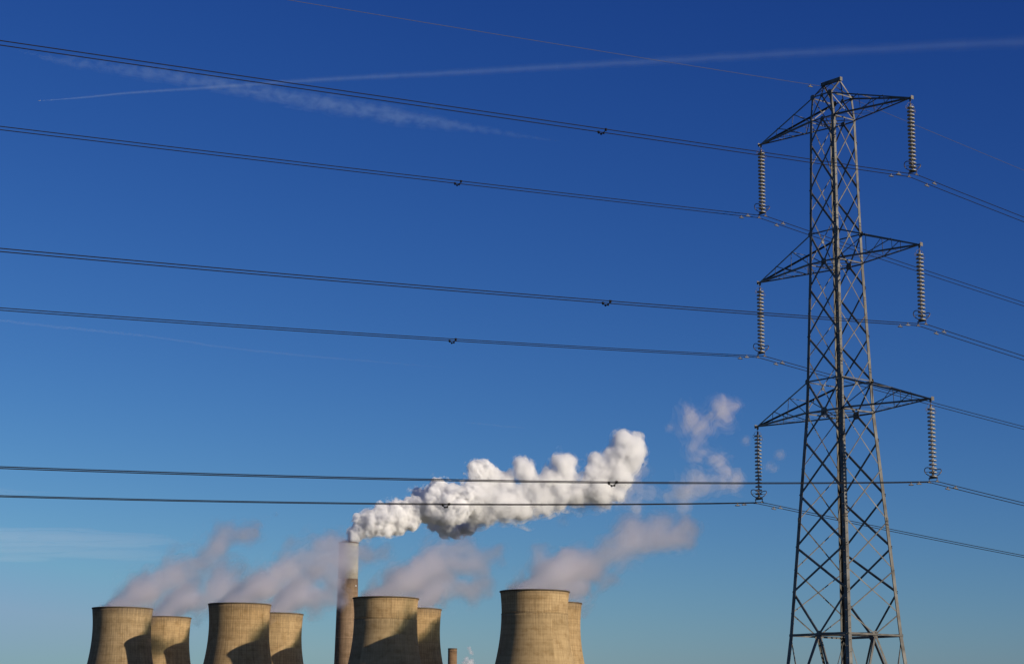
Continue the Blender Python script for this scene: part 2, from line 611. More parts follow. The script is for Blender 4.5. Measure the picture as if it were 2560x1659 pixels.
# legs
bolt = None
for sa, sb in ((1, -1), (1, 1), (-1, -1), (-1, 1)):
    mb = MB()
    for (z0, _, _), (z1, _, _), w in zip(LEV, LEV[1:], (0.34, 0.32, 0.29, 0.27, 0.25, 0.235, 0.18)):
        mb.angle(node(sa, sb, z0), node(sa, sb, z1), A * -sa, B * -sb, w, 0.028)
    leg = mb.build("leg", M_STEEL, pylon)
    if (sa, sb) in ((1, -1), (-1, 1)):
        # climbing pegs set alternately on the two flanges
        pegs = {}
        for k in range(98):
            p = node(sa, sb, 3.5 + .44 * k)
            if k % 2:
                q, d = p + A * -sa * .10, B * sb
            else:
                q, d = p + B * -sb * .10, A * sa
            if k % 2 not in pegs:
                mb = MB()
                mb.tube([d * -0.03, d * 0.16, d * 0.17], [.016, .016, .028], 6)
                pegs[k % 2] = o = mb.build("step_bolt", M_STEEL, leg)
            else:
                o = pegs[k % 2].copy(); COL.objects.link(o); o.parent = leg
            o.location = q
    # bolted splice plates
    for z in (16.0, 33.2):
        p = node(sa, sb, z)
        for d, nrm in ((A * -sa, B * sb), (B * -sb, A * sa)):
            mb = MB()
            mb.box(p + d * 0.13 + nrm * 0.009, d * 0.10, Z * 0.42, nrm * 0.008)
            for i in range(6):
                for j in (-1, 1):
                    c = p + d * (0.13 + j * 0.05) + Z * (-0.34 + i * 0.136) + nrm * 0.03
                    mb.box(c, d * 0.018, Z * 0.018, nrm * 0.016)
            mb.build("splice_plate", M_PLATE, leg)

A_NODES = [ZB1, 46.087, 42.25, ZU2, ZB2, 34.36, 30.48, ZU3, ZB3, 22.36, 18.12, 14.15, 10.74, ZP]
B_NODES = [ZT, ZB1, 44.09, 40.44, ZB2, 32.36, 28.78, ZB3, 20.16, 16.18, 12.43, 9.14]


def plate(mb, c, d1, nrm, hx, hz):
    """gusset: an eight-sided plate in the plane of d1 and Z"""
    c = Vector(c)
    pts = [(-hx, -hz * .5), (-hx * .5, -hz), (hx * .5, -hz), (hx, -hz * .5), (hx, hz * .5), (hx * .5, hz), (-hx * .5, hz), (-hx, hz * .5)]
    if d1.cross(Z).dot(nrm) < 0:
        pts = pts[::-1]
    v = [c + d1 * x + Z * y + nrm * s for s in (-0.012, 0.012) for x, y in pts]
    mb.add(v, [tuple(range(7, -1, -1)), tuple(range(8, 16))] + [(i, (i + 1) % 8, 8 + (i + 1) % 8, 8 + i) for i in range(8)])


def face_frame(nodes_fn, nrm, side, a_face):
    """bracing of one face. nodes_fn(s, z) gives the leg point on side s; nrm is the outward normal, side the in-plane horizontal"""
    mb = MB()
    out_leg = B if a_face else -nrm

    def bar(p, q, w, off, up=True):
        ax = (q - p).normalized()
        d = nrm.cross(ax)
        if d.z < 0:
            d = -d
        if not up:
            d = -d
        # the standing leg of each angle is turned to the upper edge, shaped for the shading: its sunlit underside stays hidden behind the bar
        mb.angle(p + nrm * off + d * w * .5, q + nrm * off + d * w * .5, -d, out_leg, w, max(0.014, w * .12), w * .5)

    def mid(z):
        return (nodes_fn(-1, z) + nodes_fn(1, z)) / 2

    def xpanel(z0, z1, w):
        bar(nodes_fn(-1, z0), nodes_fn(1, z1), w, -0.035)
        bar(nodes_fn(1, z0), nodes_fn(-1, z1), w, 0.018)

    if a_face:
        wd = 0.15
        for s in (-1, 1):
            bar(mid(ZT), nodes_fn(s, ZB1), .11, -0.035)
            bar(mid(ZB1), nodes_fn(s, 46.087), wd, -0.035)
            bar(nodes_fn(s, ZU2), mid(ZB2), wd, -0.035)
            bar(mid(ZB2), nodes_fn(s, 34.36), wd, -0.035)
            bar(nodes_fn(s, ZU3), mid(ZB3), wd + .01, -0.035)
            bar(mid(ZB3), nodes_fn(s, 22.36), wd + .015, -0.035)
            bar(nodes_fn(s, 10.74), mid(ZP), wd + .02, -0.035)
            bar(mid(ZP), nodes_fn(s, -1.7), 0.19, -0.035)
        for z0, z1 in ((46.087, 42.25), (42.25, ZU2), (34.36, 30.48), (30.48, ZU3)):
            xpanel(z0, z1, wd)
        for z0, z1 in ((22.36, 18.12), (18.12, 14.15), (14.15, 10.74)):
            xpanel(z0, z1, wd + .02)
        for z, r in ((ZT, .16), (ZB1, .2), (ZB2, .26), (ZB3, .30), (ZP, .27)):
            plate(mb, mid(z) + nrm * -0.06, side, nrm, r, r)
        for z in (ZT, ZU2, ZU3):
            for s in (-1, 1):
                plate(mb, nodes_fn(s, z) - side * s * .1 + nrm * 0.022, side, nrm, .22, .22)
    else:
        wd = 0.075
        for z0, z1 in zip(B_NODES, B_NODES[1:]):
            xpanel(z0, z1, wd if z1 > 20 else wd + .014)
        for s in (-1, 1):
            bar(nodes_fn(s, 9.14), mid(ZP), wd + .014, -0.035)
            bar(mid(ZP), nodes_fn(s, -1.7), 0.19, -0.035)
        for z, r in ((ZP, .26), ((40.44 + ZB2) / 2, .14), ((28.78 + ZB3) / 2, .15)):
            plate(mb, mid(z) + nrm * -0.06, side, nrm, r, r)
    # horizontal ties
    for z, w in ((ZT, .09), (ZB1, .09), (ZU2, .085), (ZB2, .1), (ZU3, .09), (ZB3, .11), (ZP, .15)):
        if not a_face and z == ZU2:
            continue
        bar(nodes_fn(-1, z), nodes_fn(1, z), w * (1.25 if a_face else .9), 0.05)
    # secondary members under the plan brace
    for s in (-1, 1):
        top, foot, c = nodes_fn(s, ZP), nodes_fn(s, -1.7), mid(ZP)
        k1, k2 = c.lerp(foot, .36), c.lerp(foot, .7)
        l1, l2 = top.lerp(foot, .40), top.lerp(foot, .72)
        bar(top, k1.lerp(k2, .25), .075, -0.09)
        bar(l1, k1.lerp(k2, .25), .065, -0.09)
        bar(l1, k2, .065, -0.11)
        bar(l2, k2, .06, -0.09)
    return mb.build("bracing", M_STEEL, pylon)


for sb in (-1, 1):
    face_frame(lambda s, z, sb=sb: node(s, sb, z), B * sb, A, True)
for sa in (-1, 1):
    face_frame(lambda s, z, sa=sa: node(sa, s, z), A * sa, B, False)

# horizontal plan bracing inside the body
for z, w in ((ZB1, .06), (ZB2, .06), (ZB3, .065), (ZP, .09)):
    mb = MB()
    mb.angle(node(-1, -1, z) + Z * .03, node(1, 1, z) + Z * .03, Z, A, w, .012)
    mb.angle(node(1, -1, z) - Z * .03, node(-1, 1, z) - Z * .03, Z, A, w, .012)
    mids = [(node(-1, -1, z) + node(1, -1, z)) / 2, (node(1, -1, z) + node(1, 1, z)) / 2,
            (node(1, 1, z) + node(-1, 1, z)) / 2, (node(-1, 1, z) + node(-1, -1, z)) / 2]
    for i in range(4):
        mb.angle(mids[i] + Z * .06, mids[(i + 1) % 4] + Z * .06, Z, B, w, .012)
    mb.build("plan_bracing", M_STEEL, pylon)

# earth-wire peak
PKZ, PKA = 51.283, 0.879
mb = MB()
mb.box(P(0, -.06, PKZ), A * (PKA + .12), B * .035, Z * .14)
mb.box(P(0, .06, PKZ), A * (PKA + .12), B * .035, Z * .14)
for s in (-1, 1):
    for sb in (-1, 1):
        mb.angle(P(s * PKA, 0, PKZ - .05), node(s, sb, ZT), A * -s, B * -sb, .11, .018)
    mb.box(P(s * (PKA + .13), 0, PKZ - .02), A * .015, B * .14, Z * .16)
mb.angle(P(PKA, 0, PKZ - .1), (node(-1, -1, ZT) + node(-1, 1, ZT)) / 2, Z, B, .06, .012)
mb.angle(P(PKA, 0, PKZ - .1), (node(-1, 1, ZT) + node(1, 1, ZT)) / 2, Z, B, .075, .012)
mb.angle(P(-PKA, 0, PKZ - .1), (node(-1, -1, ZT) + node(1, -1, ZT)) / 2, Z, B, .075, .012)
mb.angle(node(-1, -1, ZT), P(.1, 0, PKZ - .14), Z, B, .05, .01)
mb.angle(node(1, 1, ZT), P(-.1, 0, PKZ - .14), Z, B, .05, .01)
mb.build("earth_wire_peak", M_STEEL, pylon)

# crossarms
ARMS = [(47.87, 7.976, ZB1, ZT, "top"), (36.257, 8.375, ZB2, ZU2, "middle"), (24.455, 8.927, ZB3, ZU3, "lowest")]
for tz, tl, zb, zu, nm in ARMS:
    for s in (1, -1):
        mb = MB()
        tip = {sb: P(s * (tl - .05), sb * .07, tz) for sb in (-1, 1)}
        tipu = {sb: P(s * (tl - .1), sb * .07, tz + .12) for sb in (-1, 1)}
        ts = (0.36, 0.68)
        lo, up = {}, {}
        for sb in (-1, 1):
            lo0, up0 = node(s, sb, zb), node(s, sb, zu)
            if zu == ZT:
                # the top arm chords run level from the body to a knee before falling to the tip
                knee = up0 + A * s * .45
            mb.angle(lo0, tip[sb], B * -sb, Z, .15, .016, .11)
            mb.angle(up0, tipu[sb], B * -sb, Z * -1, .14, .015, .11)
            lo[sb] = [lo0] + [lo0.lerp(tip[sb], t) for t in ts] + [tip[sb]]
            up[sb] = [up0] + [up0.lerp(tipu[sb], t) for t in ts] + [tipu[sb]]
            for i in (1, 2):
                mb.angle(up[sb][i], lo[sb][i], A * s, B * -sb, .05, .01, .018)
                mb.angle(up[sb][i], lo[sb][i - 1], Z, B * -sb, .07, .011, .02)
        # lower plane: struts and zig-zag
        for i in (1, 2):
            mb.angle(lo[-1][i], lo[1][i], A * s, Z, .055, .01, .018)
        m1 = lo0 = None
        for i in range(3):
            q = i % 2 * 2 - 1
            mb.angle(lo[q][i] + Z * .02, lo[-q][i + 1].lerp(lo[-q][i], .02) + Z * .02, A * s, Z, .06, .01, .018)
        for i in (1, 2):
            h1 = [lo[sb][i - 1].lerp(lo[sb][i], .5) for sb in (-1, 1)]
            mb.angle(h1[0] + Z * .03, h1[1] + Z * .03, A * s, Z, .045, .009, .015)
        mb.angle(up[-1][1], up[1][1], A * s, Z * -1, .045, .009)
        arm = mb.build("crossarm", M_STEEL, pylon)
        tag(arm, "%s crossarm on the %s of the pylon" % (nm, "right" if s > 0 else "left"))
        mb = MB()
        mb.box(P(s * (tl + .02), 0, tz + .06), A * .2, B * .10, Z * .03)
        mb.box(P(s * (tl + .20), 0, tz + .04), A * .015, B * .15, Z * .14)
        mb.box(P(s * tl, 0, tz - .08), A * .10, B * .015, Z * .12)
        mb.build("tip_plate", M_PLATE, arm)

# ------------------------------------------------------------------ insulator strings
DROP = 6.13           # crossarm tip to conductors
SUB = 0.37            # half spacing of the twin conductors


def make_string():
    t = thing("insulator_string", "", "insulator")
    # hanger shackle
    mb = MB()
    mb.tube([(0, 0, -.16), (0, 0, -.46)], .028, 8)
    mb.tube([(.05 * math.cos(k * .785), 0, -.17 + .05 * math.sin(k * .785)) for k in range(8)], .016, 6, closed=True)
    mb.lathe([(0, -.40), (.07, -.42), (.085, -.56), (.06, -.60), (0, -.60)], 16)
    mb.build("hanger", M_FITTING, t, True)
    # one disc, then copies
    d = MB()
    d.lathe([(0, .115), (.05, .115), (.075, .10), (.085, .045), (.11, .03), (.19, .012), (.258, -.012), (.29, -.045), (.29, -.10),
             (.278, -.106), (.235, -.055), (.20, -.05), (.195, -.082), (.175, -.082), (.165, -.05), (.12, -.045), (.115, -.085), (.09, -.085),
             (.075, -.05), (.03, -.06), (.028, -.19), (0, -.19)], 28)
    first = None
    for i in range(18):
        z = -.685 - i * .2927
        if first is None:
            first = o = d.build("insulator_disc", M_CERAMIC, t, True)
        else:
            o = first.copy(); COL.objects.link(o); o.parent = t
        o.location = (0, 0, z)
    # pins below each cap read as part of the disc; yoke across the twin conductors (local x = along the crossarm)
    mb = MB()
    zy = -DROP + .30
    v = [(-SUB - .06, zy - .06), (SUB + .06, zy - .06), (SUB + .06, zy + .02), (.09, zy + .12), (-.09, zy + .12), (-SUB - .06, zy + .02)]
    mb.add([(x, -.018, z) for x, z in v] + [(x, .018, z) for x, z in v],
           [(0, 1, 2, 3, 4, 5), (11, 10, 9, 8, 7, 6)] + [(i, 6 + i, 6 + (i + 1) % 6, (i + 1) % 6) for i in range(6)])
    mb.tube([(0, 0, -5.80), (0, 0, zy + .05)], .035, 8)
    mb.build("yoke_plate", M_FITTING, t)
    c0 = None
    for s in (-1, 1):
        if c0 is None:
            mb = MB()
            mb.tube([(0, 0, .27), (0, 0, .03)], .028, 8)
            mb.tube([(0, -.20, -.035), (0, -.12, .0), (0, 0, .02), (0, .12, .0), (0, .20, -.035)], [.03, .05, .062, .05, .03], 8)
            mb.box((0, 0, .06), (.05, 0, 0), (0, .05, 0), (0, 0, .045))
            c0 = o = mb.build("suspension_clamp", M_FITTING, t, True)
        else:
            o = c0.copy(); COL.objects.link(o); o.parent = t
        o.location = (s * SUB, 0, -DROP)
    # arcing horns at the top
    for s in (-1, 1):
        mb = MB()
        ln = 1.0 if s < 0 else 1.15
        pts = [(0, 0, -.42), (0, s * .14, -.38), (0, s * .26, -.42), (0, s * .36, -.54), (0, s * .44, -.70 * ln)]
        mb.tube(pts, .015, 6)
        cz = -.70 * ln - .12
        mb.tube([(0, s * (.48 + .085 * math.sin(k * math.pi / 6)), cz + .13 * math.cos(k * math.pi / 6)) for k in range(12)], .014, 6, closed=True)
        mb.build("arcing_horn", M_FITTING, t, True)
    # racquet shaped grading rings at the live end
    for s in (-1, 1):
        mb = MB()
        e1 = Vector((1, 0, 0))
        e2 = Vector((0, s * .64, .77))
        c = Vector((0, s * .40, zy + .40))
        pts = []
        for k in range(24):
            th = 2 * math.pi * k / 24
            y = math.cos(th)
            w = .40 * (1.0 if y > 0 else 1.0 - .45 * y * y)
            pts.append(c + e1 * w * math.sin(th) + e2 * .40 * y)
        mb.tube(pts, .033, 8, closed=True)
        mb.tube([(0, 0, zy + .06), (0, s * .12, zy + .06), c - e2 * .40], .022, 6)
        q = c + e2 * .02
        mb.tube([q - e1 * .39, q + e1 * .39], .018, 6)
        mb.tube([(0, s * .06, zy + .34), q], .018, 6)
        mb.build("grading_ring", M_FITTING, t, True)
    return t


def line_dir(circ, s):
    """height of a conductor below its clamp, s metres along B from the pylon"""
    kl, ql, kr, qr = circ
    return -kl * -s + ql * s * s if s < 0 else -kr * s + qr * s * s


SAG = {('top', 1): (.0822, .0, .0928, 2e-4), ('top', -1): (.0862, 4.8e-5, .0834, 2e-4),
       ('middle', 1): (.0879, 1.34e-4, .089, 2e-4), ('middle', -1): (.0881, 1.66e-4, .0798, 2e-4),
       ('lowest', 1): (.0921, 2.7e-4, .0818, 2e-4), ('lowest', -1): (.0885, 2.87e-4, .0745, 2e-4)}
S_LEFT, S_RIGHT = -190.0, 210.0


def span_points(base, circ):
    ss = [S_LEFT + i * (0 - S_LEFT) / 48 for i in range(48)] + [-.35, -.18, 0, .18, .35] + [S_RIGHT * (i / 48) for i in range(1, 49)]
    pts = []
    for s in ss:
        z = line_dir(circ, s)
        if abs(s) < .4:
            z = -.02 * (s / .35) ** 2 - .0
        pts.append(base + B * s + Z * z)
    return pts


def make_spacer():
    t = thing("spacer", "", "spacer")
    mb = MB()
    mb.tube([(-SUB, 0, -.02), (-SUB * .55, 0, -.16), (0, 0, -.20), (SUB * .55, 0, -.13), (SUB, 0, -.02)], .026, 8)
    mb.build("spacer_bar", M_WIRE, t, True)
    c0 = None
    for s in (-1, 1):
        if c0 is None:
            mb = MB()
            mb.tube([(0, -.06, 0), (0, .06, 0)], .07, 10)
            mb.box((0, 0, -.07), (.045, 0, 0), (0, .04, 0), (0, 0, .05))
            c0 = o = mb.build("spacer_clamp", M_WIRE, t, False)
        else:
            o = c0.copy(); COL.objects.link(o); o.parent = t
        o.location = (s * SUB, 0, 0)
    mb = MB()
    for s in (-1, 1):
        mb.lathe([(0, -.24), (.06, -.22), (.07, -.16), (.05, -.10), (0, -.09)], 10, (s * .13, 0, -.04))
    mb.build("damping_joint", M_WIRE, t, True)
    return t


def make_damper():
    t = thing("vibration_damper", "", "damper")
    mb = MB()
    mb.box((0, 0, -.07), (.022, 0, 0), (0, .035, 0), (0, 0, .09))
    mb.tube([(0, -.045, 0), (0, .045, 0)], .04, 8)
    mb.build("damper_clamp", M_FITTING, t)
    mb = MB()
    mb.tube([(0, -.30, -.165), (0, -.12, -.145), (0, 0, -.14), (0, .12, -.145), (0, .30, -.165)], .012, 6)
    mb.build("messenger_cable", M_FITTING, t)
    w0 = None
    for s in (-1, 1):
        if w0 is None:
            mb = MB()
            mb.tube([(0, 0, 0), (0, .03, 0), (0, .24, 0), (0, .33, 0)], [.03, .052, .056, .046], 10)
            w0 = o = mb.build("damper_weight", M_WEIGHT, t, True)
        else:
            o = w0.copy(); COL.objects.link(o); o.parent = t
            o.rotation_euler = (0, 0, math.pi)
        o.location = (0, s * .10, -.155)
    return t


ROT = math.atan2(A.y, A.x)          # local x -> A, local y -> B
string0 = spacer0 = damper0 = None
PB = Vector((PX, PY, CAM_Z))
for tz, tl, zb, zu, nm in ARMS:
    for s in (1, -1):
        side = "right" if s > 0 else "left"
        if string0 is None:
            string0 = t = make_string()
        else:
            t = copy_tree(string0)
        tip = PB + A * (s * tl) + Z * tz
        t.location = tip
        t.rotation_euler = (0, 0, ROT)
        tag(t, "grey ribbed disc insulator string hanging from the %s tip of the %s crossarm" % (side, nm), "insulator", "insulator strings on the pylon")
        circ = SAG[(nm, s)]
        for q in (1, -1):
            which = "upper" if q > 0 else "lower"
            base = tip + A * (q * SUB) - Z * DROP
            mb = MB()
            mb.tube([p - base for p in span_points(base, circ)], .028, 6)
            o = mb.build("conductor", M_WIRE, None, True, base)
            tag(o, "%s of the black twin wires clamped under the %s insulator string of the %s crossarm" % (which, side, nm),
                "power line", "twin power line conductors")
            for sg in (-1, 1):
                if damper0 is None:
                    damper0 = d = make_damper()
                else:
                    d = copy_tree(damper0)
                sd = sg * 2.05
                z0 = line_dir(circ, sd)
                d.location = base + B * sd + Z * z0
                sl = (line_dir(circ, sd + .1) - line_dir(circ, sd - .1)) / .2
                d.rotation_euler = (math.atan(sl), 0, ROT)
                tag(d, "small damper under the %s twin wire, just %s of the %s %s insulator string" % (
                    which, "right" if sg > 0 else "left", nm, side), "damper", "vibration dampers near the insulators")
        if spacer0 is None:
            spacer0 = t = make_spacer()
        else:
            t = copy_tree(spacer0)
        t.location = tip - Z * DROP + B * -31.1 + Z * line_dir(circ, -31.1)
        t.rotation_euler = (math.atan(circ[0]), 0, ROT)
        tag(t, "dark spacer clamp joining the twin wires of the %s crossarm's %s insulator string" % (nm, side), "spacer", "spacers on the twin wires")

# earth wire over the peak
base = PB + A * -PKA + Z * (PKZ - .20)
ew = (.099, 7.5e-5, .0905, 0.0)
mb = MB()
mb.tube([p - base for p in span_points(base, ew)], .0155, 6)
tag(mb.build("earth_wire", M_EARTH, None, True, base), "single thin earth wire running over the very top of the pylon", "power line")
for sg in (-1, 1):
    d = copy_tree(damper0)
    d.location = base + B * (sg * 1.55) + Z * line_dir(ew, sg * 1.55)
    d.rotation_euler = (math.atan(.095 * -sg), 0, ROT)
    tag(d, "pale damper on the earth wire just %s of the pylon's peak" % ("right" if sg > 0 else "left"), "damper", "vibration dampers near the insulators")

# ------------------------------------------------------------------ steam
def vapour_hull(name, blobs, mat, voxel, seed, lumps=7, lump=(.3, .5), buds=5, big=(26.0, 7.0), fine=(9.0, 2.6), swell=1.0, parent=None):
    """a billowing closed hull: overlapping puffs fused into one skin and roughened"""
    rnd = random.Random(seed)
    c0 = Vector(blobs[0][:3])
    ico = MB()
    phi = (1 + 5 ** .5) / 2
    iv = [Vector(p).normalized() for p in ((-1, phi, 0), (1, phi, 0), (-1, -phi, 0), (1, -phi, 0), (0, -1, phi), (0, 1, phi), (0, -1, -phi),
                                           (0, 1, -phi), (phi, 0, -1), (phi, 0, 1), (-phi, 0, -1), (-phi, 0, 1))]
    fc = [(0, 11, 5), (0, 5, 1), (0, 1, 7), (0, 7, 10), (0, 10, 11), (1, 5, 9), (5, 11, 4), (11, 10, 2), (10, 7, 6), (7, 1, 8),
          (3, 9, 4), (3, 4, 2), (3, 2, 6), (3, 6, 8), (3, 8, 9), (4, 9, 5), (2, 4, 11), (6, 2, 10), (8, 6, 7), (9, 8, 1)]
    for _ in range(2):
        cache, nf = {}, []

        def midp(i, j):
            k = (min(i, j), max(i, j))
            if k not in cache:
                iv.append(((iv[i] + iv[j]) / 2).normalized()); cache[k] = len(iv) - 1
            return cache[k]
        for a_, b_, c_ in fc:
            ab, bc, ca = midp(a_, b_), midp(b_, c_), midp(c_, a_)
            nf += [(a_, ab, ca), (b_, bc, ab), (c_, ca, bc), (ab, bc, ca)]
        fc = nf
        if len(fc) == 80:
            fc1 = fc
    mb = MB()

    def ball(c, r):
        mb.add([c + p * r for p in iv], fc)

    def bud(c, r):
        mb.add([c + p * r for p in iv[:42]], fc1)
    for x, y, z, r in blobs:
        c = Vector((x, y, z)) - c0
        r = r * swell if r > 0 else -r * min(1.0, swell)      # negative: held inside a tower mouth
        ball(c, r)
        for _ in range(lumps):
            d = Vector((rnd.gauss(0, 1), rnd.gauss(0, 1), rnd.gauss(0, 1))).normalized()
            rr = r * rnd.uniform(*lump)
            cc = c + d * (r * rnd.uniform(.75, 1.0))
            ball(cc, rr)
            for _ in range(buds):
                e = (d + .9 * Vector((rnd.gauss(0, 1), rnd.gauss(0, 1), rnd.gauss(0, 1)))).normalized()
                bud(cc + e * rr * .9, rr * rnd.uniform(.3, .5))
    tmp = mb.build(name + "_tmp", None)
    rm = tmp.modifiers.new("fuse", 'REMESH'); rm.mode = 'VOXEL'; rm.voxel_size = voxel
    for i, (sc_, st_) in enumerate((big, (math.sqrt(big[0] * fine[0]), .5 * (big[1] + fine[1]) * .7), fine)):
        tx = bpy.data.textures.new(name + "_tex", 'CLOUDS')
        tx.noise_scale = sc_; tx.noise_depth = 2; tx.noise_basis = 'ORIGINAL_PERLIN'
        dm = tmp.modifiers.new("roughen", 'DISPLACE'); dm.texture = tx; dm.strength = st_; dm.mid_level = .5; dm.texture_coords = 'LOCAL'
    rm = tmp.modifiers.new("fuse", 'REMESH'); rm.mode = 'VOXEL'; rm.voxel_size = voxel
    dg = bpy.context.evaluated_depsgraph_get()
    dg.update()
    me = bpy.data.meshes.new_from_object(tmp.evaluated_get(dg))
    old = tmp.data
    bpy.data.objects.remove(tmp); bpy.data.meshes.remove(old)
    me.name = name
    me.materials.clear(); me.materials.append(mat)
    me.polygons.foreach_set("use_smooth", [True] * len(me.polygons))
    o = bpy.data.objects.new(name, me)
    COL.objects.link(o)
    if parent is not None:
        o.parent = parent
    else:
        o.location = c0
    return o


def steam(name, label, blobs, layers, voxel, seed, scale, color, aniso, rate, detail=6, rough=.64, big=(18, 4), fine=(6, 2), main=2, warp=0.0, lumps=6, buds=2):
    """a plume as nested hulls sharing one noise field; further out, only stronger knots of the noise hold vapour"""
    root = None
    order = [main] + [i for i in range(len(layers)) if i != main]
    for i in order:
        swell, lo, hi, dens = layers[i]
        m = vapour_mat(name + "_vapour", dens, color, aniso, scale, lo, hi, detail, rate, 0.010 if i == main else 0, rough=rough)
        if warp:
            for nd in m.node_tree.nodes:
                if nd.type == 'TEX_NOISE':
                    nd.inputs["Distortion"].default_value = warp
        if root is None:
            root = vapour_hull(name, blobs, m, voxel, seed, lumps, (.3, .48), buds, big, fine, swell)
            tag(root, label, "steam plume", "steam plumes over the power station")
        else:
            nm = "dense_core" if i < main else "fringe_mist"
            vapour_hull(nm, blobs, m, voxel * 1.2, seed + i, lumps, (.3, .48), buds, big, fine, swell, root)
    return root


